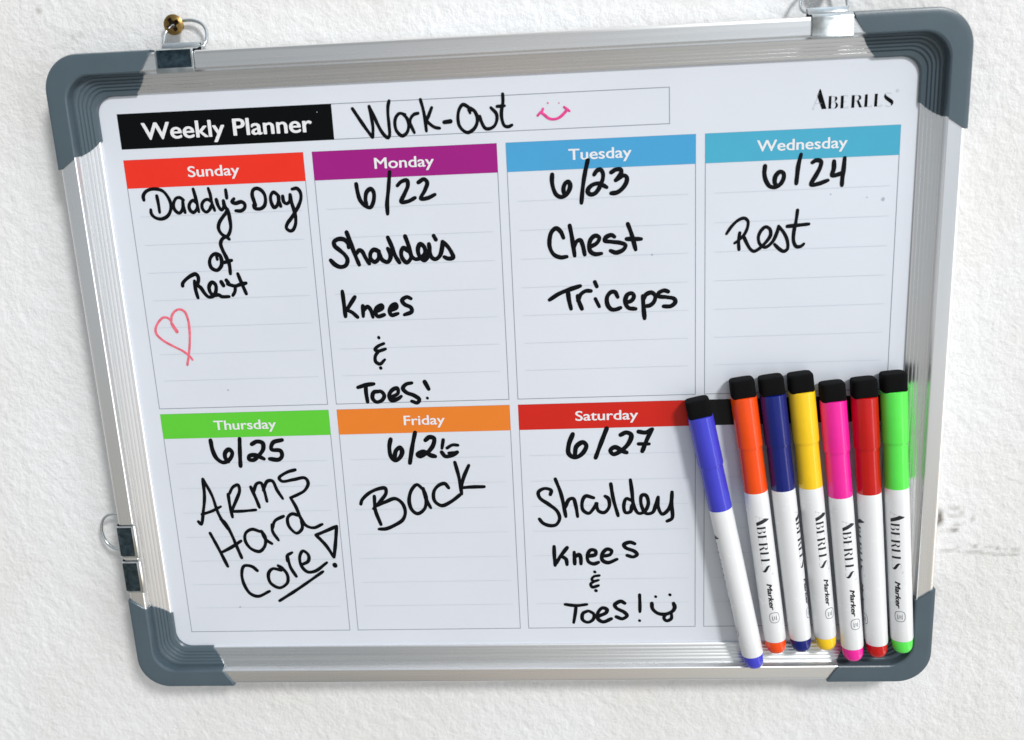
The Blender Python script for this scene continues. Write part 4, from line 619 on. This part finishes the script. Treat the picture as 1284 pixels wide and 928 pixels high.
LOGO = json.loads(r'''{"polys":[[[312.81,16.71],[313.34,16.14],[315.86,8.22],[313.87,8.13],[311.73,13.69]],[[316.71,13.45],[317.85,13.47],[317.82,8.16],[316.67,8.18]],[[319.23,13.15],[320.0,13.11],[320.39,12.51],[320.2,11.8],[319.49,11.1],[319.18,11.34],[319.45,12.12]],[[319.35,10.82],[320.09,10.71],[320.67,9.88],[320.67,9.01],[319.96,8.24],[319.22,8.21],[319.71,9.06],[319.75,9.93]],[[321.87,13.38],[323.08,13.4],[323.03,8.14],[321.77,8.12]],[[326.46,13.38],[327.67,13.39],[327.63,8.1],[326.38,8.09]],[[329.03,13.26],[329.92,13.14],[330.5,12.46],[330.35,11.67],[329.35,11.07],[328.97,11.2],[329.46,11.86],[329.51,12.51]],[[328.54,10.96],[329.49,11.06],[330.87,8.24],[329.77,8.07]],[[332.03,13.44],[333.17,13.46],[333.11,8.21],[331.86,8.19]],[[336.17,13.49],[337.37,13.51],[337.26,8.19],[336.01,8.18]],[[340.37,13.47],[341.01,12.54],[343.43,10.84],[344.09,10.08],[344.07,9.07],[343.35,8.16],[343.0,9.19],[340.49,11.12],[340.03,12.3]]],"hair":[[[312.63,15.27],[310.04,8.42]],[[311.01,10.56],[313.75,10.58]],[[309.6,8.4],[310.79,8.38]],[[317.82,13.39],[319.67,13.09]],[[317.83,10.96],[319.56,10.95]],[[317.86,8.2],[319.59,8.23]],[[323.04,13.33],[324.55,13.36]],[[323.07,10.79],[324.17,10.81]],[[323.02,8.17],[324.9,8.19]],[[324.55,13.36],[324.58,12.71]],[[324.9,8.19],[324.95,8.88]],[[327.64,13.32],[329.4,13.2]],[[327.59,10.94],[329.2,11.08]],[[330.87,8.24],[331.3,8.29]],[[333.11,8.24],[334.98,8.26]],[[334.98,8.26],[335.02,8.95]],[[337.26,8.23],[339.16,8.25]],[[339.16,8.25],[339.2,8.94]],[[340.13,12.58],[340.45,13.36],[341.46,13.67],[343.13,13.23]],[[343.42,8.23],[342.11,8.0],[340.63,8.36]],[[346.06,14.32],[345.98,14.02],[345.73,13.85],[345.42,13.87],[345.15,14.06],[345.04,14.36],[345.12,14.66],[345.37,14.83],[345.68,14.81],[345.95,14.62],[346.06,14.32]]]}''')
def logo_geometry():
    """polygons and hairlines of the logo, origin at the foot of the A, in mm"""
    ox, oz = 310.3, 8.2
    polys = [[(p[0] - ox, p[1] - oz) for p in q] for q in LOGO['polys']]
    for h_ in LOGO['hair']:
        for a, b in zip(h_[:-1], h_[1:]):
            a = Vector(a) - Vector((ox, oz)); b = Vector(b) - Vector((ox, oz))
            t_ = (b - a).normalized(); nn = Vector((-t_.y, t_.x)) * 0.055
            polys.append([tuple(a - nn), tuple(b - nn), tuple(b + nn), tuple(a + nn)])
    return polys
LG = logo_geometry()
V, F = [], []
for i, q in enumerate(LG):
    b = len(V); V += [(310.3 + x, -0.10 - 0.0006 * i, 8.2 + z) for x, z in q]; F.append(tuple(range(b, b + len(q))))
lo = link('printed_logo', mesh('printed_logo', V, F), (M_print_black, M_hair), board)
for p in lo.data.polygons:
    if p.index >= len(LOGO['polys']): p.material_index = 1

# small specks of old ink left on the panel
for (px, pz, rr) in ((334.8, -30.5, .32), (319, -28.5, .35), (35.5, -110.5, .5), (27.5, -226.6, .6), (341.8, -31.6, .8), (240.2, -52.4, .5), (92, 17.3, .25)):
    V = []
    for k in range(10):
        a = 2 * math.pi * k / 10; q = rr * random.uniform(.75, 1.15)
        V.append((px + q * math.cos(a), -0.14, pz + q * math.sin(a)))
    link('ink_speck', mesh('ink_speck', V, [tuple(range(10))]), M_speck, board)

# ------------------------------------------------------------------ screws
def screw(x, z, label, rot):
    N = 61; R_ = 4.45
    V, F = [], []
    ring = [0, .25, .5, .75, .9, 1.0]
    xs_ = np.linspace(-1, 1, N)
    keep = {}; rec = set(); mi = []
    for i, a in enumerate(xs_):
        for j, b in enumerate(xs_):
            # square to disc mapping
            X_ = a * math.sqrt(1 - b * b / 2) * R_; Z_ = b * math.sqrt(1 - a * a / 2) * R_
            rr = math.hypot(X_, Z_) / R_
            y = -1.15 * (1 - rr ** 2.4) 
            ca, sa = math.cos(rot), math.sin(rot)
            p, q = X_ * ca + Z_ * sa, -X_ * sa + Z_ * ca
            L_, w_ = 2.9, 0.8
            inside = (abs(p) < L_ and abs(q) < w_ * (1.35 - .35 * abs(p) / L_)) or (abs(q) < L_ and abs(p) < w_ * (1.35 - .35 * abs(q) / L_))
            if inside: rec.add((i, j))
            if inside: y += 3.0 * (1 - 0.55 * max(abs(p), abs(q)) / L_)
            keep[i, j] = len(V); V.append((x + X_, y + 5.2, z + Z_))
    for i in range(N - 1):
        for j in range(N - 1):
            F.append((keep[i, j], keep[i + 1, j], keep[i + 1, j + 1], keep[i, j + 1]))
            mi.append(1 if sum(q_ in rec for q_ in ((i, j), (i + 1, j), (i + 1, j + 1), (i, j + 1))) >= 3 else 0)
    # countersunk cone, shank into the wall
    b = len(V); S_ = 40
    prof = [(R_, 5.2), (R_ * .99, 5.6), (2.4, 7.6), (2.1, 16)]
    for r_, y in prof:
        for k in range(S_):
            a = 2 * math.pi * k / S_; V.append((x + r_ * math.cos(a), y, z + r_ * math.sin(a)))
    for i in range(len(prof) - 1):
        for k in range(S_):
            k2 = (k + 1) % S_
            F.append((b + i * S_ + k, b + i * S_ + k2, b + (i + 1) * S_ + k2, b + (i + 1) * S_ + k))
    me = mesh('brass_screw', [(v_[0] - x, v_[1] - WALL_Y, v_[2] - z) for v_ in V], F); fix_normals(me); auto_smooth(me, 40)
    o = link('brass_screw', me, (M_brass, M_recess_shade))
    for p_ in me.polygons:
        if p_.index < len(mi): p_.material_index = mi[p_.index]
    o.location = (x * MM, WALL_Y * MM, z * MM)
    o['label'] = label; o['category'] = 'screw'; o['group'] = 'screws holding up the board'
    return o
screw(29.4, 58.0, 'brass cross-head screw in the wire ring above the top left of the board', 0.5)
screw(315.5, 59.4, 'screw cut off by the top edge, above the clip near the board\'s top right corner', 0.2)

# ------------------------------------------------------------------ markers
def wrap_polys(polys, r0, s0, v0, scale_s, scale_v, out_r):
    """flat lettering (s along the barrel, v across) wrapped on the barrel; angle 0 faces the viewer"""
    bm = bmesh.new()
    for q in polys:
        vs = [bm.verts.new((s0 + p[0] * scale_s, v0 + p[1] * scale_v, 0)) for p in q]
        try: bm.faces.new(vs)
        except ValueError: pass
    bmesh.ops.triangulate(bm, faces=bm.faces)
    lo = min(v_.co.y for v_ in bm.verts); hi = max(v_.co.y for v_ in bm.verts)
    for y in np.arange(lo + .35, hi, .35):
        bmesh.ops.bisect_plane(bm, geom=bm.verts[:] + bm.edges[:] + bm.faces[:], plane_co=(0, y, 0), plane_no=(0, 1, 0))
    return bm

def barrel_r(s): return float(np.interp(s, (55, 60, 133), (5.5, 5.6, 5.3)))

def wrapped_mesh(name, bm):
    for v_ in bm.verts:
        s, w_, lift = v_.co.x, v_.co.y, v_.co.z
        r = barrel_r(s) + 0.035 + lift
        a = w_ / barrel_r(s)
        # local marker axes: X right of the viewer, -Y towards the viewer, -Z down the barrel
        v_.co = Vector((r * math.sin(a), -r * math.cos(a), -s)) * MM
    me = bpy.data.meshes.new(name); bm.to_mesh(me); bm.free(); me.update()
    return me

def marker_parts():
    d = {}
    prof = [(0.0, 4.7), (0.12, 5.1), (0.6, 5.5), (1.4, 5.6), (8.0, 5.65), (8.5, 5.4), (8.9, 4.0)]
    V, F = lathe([(-s, r) for s, r in prof], 48)
    def boxy(v_):
        r_ = math.hypot(v_[0], v_[1]); c_, s_ = v_[0] / r_, v_[1] / r_
        k_ = (abs(c_) ** 4.5 + abs(s_) ** 4.5) ** (-1 / 4.5)
        return (v_[0] * k_ * 1.0, v_[1] * k_ * 0.86, v_[2])
    d['eraser'] = ([boxy(v_) for v_ in V], F)
    prof = [(8.2, 4.6), (8.25, 5.6), (8.55, 5.95), (9.4, 6.02), (32.0, 6.0), (32.8, 5.87), (33.5, 5.54), (34.2, 5.47), (54.6, 5.56), (55.2, 5.5), (55.4, 5.1), (55.4, 4.5)]
    d['cap'] = lathe([(-s, r) for s, r in prof], 56)
    prof = [(54.0, 4.4), (54.0, 5.3)] + [(s, barrel_r(s)) for s in (55.0, 60, 80, 100, 120, 132.6)] + [(133.2, 5.15), (133.4, 4.3)]
    d['barrel'] = lathe([(-s, r) for s, r in prof], 56)
    prof = [(132.6, 4.3), (132.9, 4.75), (133.6, 5.0), (137.2, 4.85), (138.8, 4.35), (139.9, 3.6), (140.5, 2.4), (140.7, 1.0)]
    d['end_plug'] = lathe([(-s, r) for s, r in prof], 48)
    return d
MP = marker_parts()
shared = {}
for k, (V, F) in MP.items():
    me = mesh(k, V, F); fix_normals(me); auto_smooth(me, 38); shared[k] = me

def lettering_meshes():
    # the logo reads from the cap towards the end plug, its tops to the right of the viewer
    sc = 29.0 / 34.0
    polys = [[(x, z) for x, z in q] for q in LG]
    nsolid = len(LOGO['polys'])
    bm = wrap_polys(polys[:nsolid], 0, 66.5, -2.9, sc, 0.78, 0)
    bm2 = wrap_polys(polys[nsolid:], 0, 66.5, -2.9, sc, 0.78, 0)
    # divider
    for a, b, c_, e in ((98.7, -2.1, 98.98, 2.4),):
        vs = [bm2.verts.new(p) for p in ((a, b, 0), (c_, b, 0), (c_, e, 0), (a, e, 0))]; bm2.faces.new(vs)
    # small word
    tm = text_mesh('Marker', 0.045, 0.25)
    xs_ = [v_.co.x for v_ in tm.vertices]; lo, hi = min(xs_), max(xs_)
    t_bm = bmesh.new(); t_bm.from_mesh(tm)
    for v_ in t_bm.verts:
        v_.co = Vector((101.3 + (v_.co.x - lo) / (hi - lo) * 14.2, -1.7 + v_.co.y * 3.3, v_.co.z * 0.006))
    lo = min(v_.co.y for v_ in t_bm.verts); hi = max(v_.co.y for v_ in t_bm.verts)
    for y in np.arange(lo + .4, hi, .4):
        bmesh.ops.bisect_plane(t_bm, geom=t_bm.verts[:] + t_bm.edges[:] + t_bm.faces[:], plane_co=(0, y, 0), plane_no=(0, 1, 0))
    # small rounded badge with a few marks
    bd = bmesh.new()
    def ringpts(rad, n=20): return [(119.6 + rad * 1.15 * math.copysign(abs(math.cos(a)) ** .7, math.cos(a)), rad * math.copysign(abs(math.sin(a)) ** .7, math.sin(a))) for a in np.linspace(0, 2 * math.pi, n, endpoint=False)]
    o_, i_ = ringpts(2.5), ringpts(2.2)
    vo = [bd.verts.new((*p, 0)) for p in o_]; vi = [bd.verts.new((*p, 0)) for p in i_]
    for k in range(20): bd.faces.new((vo[k], vo[(k + 1) % 20], vi[(k + 1) % 20], vi[k]))
    for a, b, c_, e in ((118.3, -1.2, 118.7, 1.2), (118.9, .7, 121, 1.1), (118.9, -.2, 120.6, .2), (118.9, -1.2, 121.0, -.8), (120.6, -.8, 121.0, .9)):
        vs = [bd.verts.new(p) for p in ((a, b, 0), (c_, b, 0), (c_, e, 0), (a, e, 0))]; bd.faces.new(vs)
    lm = wrapped_mesh('marker_logo', bm); lm2 = wrapped_mesh('marker_hairlines', bm2); wm = wrapped_mesh('marker_word', t_bm); bdm = wrapped_mesh('marker_badge', bd)
    # join into one mesh with two materials
    out = bpy.data.meshes.new('barrel_lettering')
    V, F, MI = [], [], []
    for me, mi in ((lm, 0), (lm2, 1), (wm, 0), (bdm, 1)):
        b = len(V); V += [tuple(v_.co) for v_ in me.vertices]
        for p in me.polygons: F.append(tuple(b + i for i in p.vertices)); MI.append(mi)
    out.from_pydata(V, [], F); out.materials.append(M_label); out.materials.append(M_labelgrey)
    out.polygons.foreach_set('material_index', MI); out.update()
    return out
LETTER = lettering_meshes()

MARKERS = [
    # colour, cap, plug, top (x,y,z), end (x,y,z), lettering angle, label
    ('blue', (64, 66, 202), (259.5, -6.2, -119.5), (287.9, -10.0, -256.5), -86, 'dry-erase marker with a violet-blue cap, leaning apart at the left end of the row'),
    ('orange', (248, 78, 8), (279.9, -6.2, -110.4), (298.6, -8.6, -249.6), 4, 'dry-erase marker with an orange cap, between the violet-blue and navy caps'),
    ('navy', (0, 24, 116), (293.1, -6.2, -109.5), (310.7, -8.6, -249.2), 66, 'dry-erase marker with a dark navy blue cap, between the orange and yellow caps'),
    ('yellow', (255, 208, 30), (306.3, -6.2, -108.5), (322.7, -8.6, -248.9), 26, 'dry-erase marker with a yellow cap, between the navy and pink caps'),
    ('pink', (246, 34, 160), (320.8, -6.2, -113.2), (335.2, -10.8, -253.5), 14, 'dry-erase marker with a hot pink cap, set lower than its neighbours'),
    ('red', (198, 8, 6), (335.0, -6.2, -111.8), (346.9, -9.6, -252.2), -82, 'dry-erase marker with a deep red cap, between the pink and green caps'),
    ('green', (92, 236, 84), (348.1, -6.2, -109.4), (358.7, -9.6, -249.8), -22, 'dry-erase marker with a bright green cap, at the right end beside the frame')]

def build_marker():
    root = empty('dry_erase_marker', cat='marker', group='dry-erase markers stuck to the board')
    cap = link('cap', shared['cap'], None, root)
    link('eraser', shared['eraser'], M_felt, cap)
    br = link('barrel', shared['barrel'], M_white_plastic, root)
    link('lettering', LETTER, None, br)
    link('end_plug', shared['end_plug'], None, root)
    return root
def copy_tree(o, parent=None):
    c = o.copy(); COL.objects.link(c); c.parent = parent
    for ch in list(o.children): copy_tree(ch, c)
    return c
proto = build_marker()
for s_ in ('cap', 'end_plug'): shared[s_].materials.append(M_felt)   # slot; each marker sets its own colour on the object
copies = [proto] + [copy_tree(proto) for _ in MARKERS[1:]]
for o, (nm, rgb, a, b, ang, lab) in zip(copies, MARKERS):
    A = Vector(a) * MM; B = Vector(b) * MM
    zax = (A - B).normalized()
    yax = Vector((0, 1, 0)); yax = (yax - zax * yax.dot(zax)).normalized()
    xax = yax.cross(zax)
    o.matrix_world = Matrix(((xax.x, yax.x, zax.x, A.x), (xax.y, yax.y, zax.y, A.y), (xax.z, yax.z, zax.z, A.z), (0, 0, 0, 1)))
    o['label'] = lab
    pm = mat('%s_plastic' % nm, srgb(*rgb), 0.18, spec=0.4, coat=0.2, var=0.04, vscale=90, rvar=0.05)
    for ch in o.children:
        if ch.name.startswith('barrel'):
            ch.rotation_euler = (0, 0, math.radians(ang))
        else:
            ch.material_slots[0].link = 'OBJECT'; ch.material_slots[0].material = pm
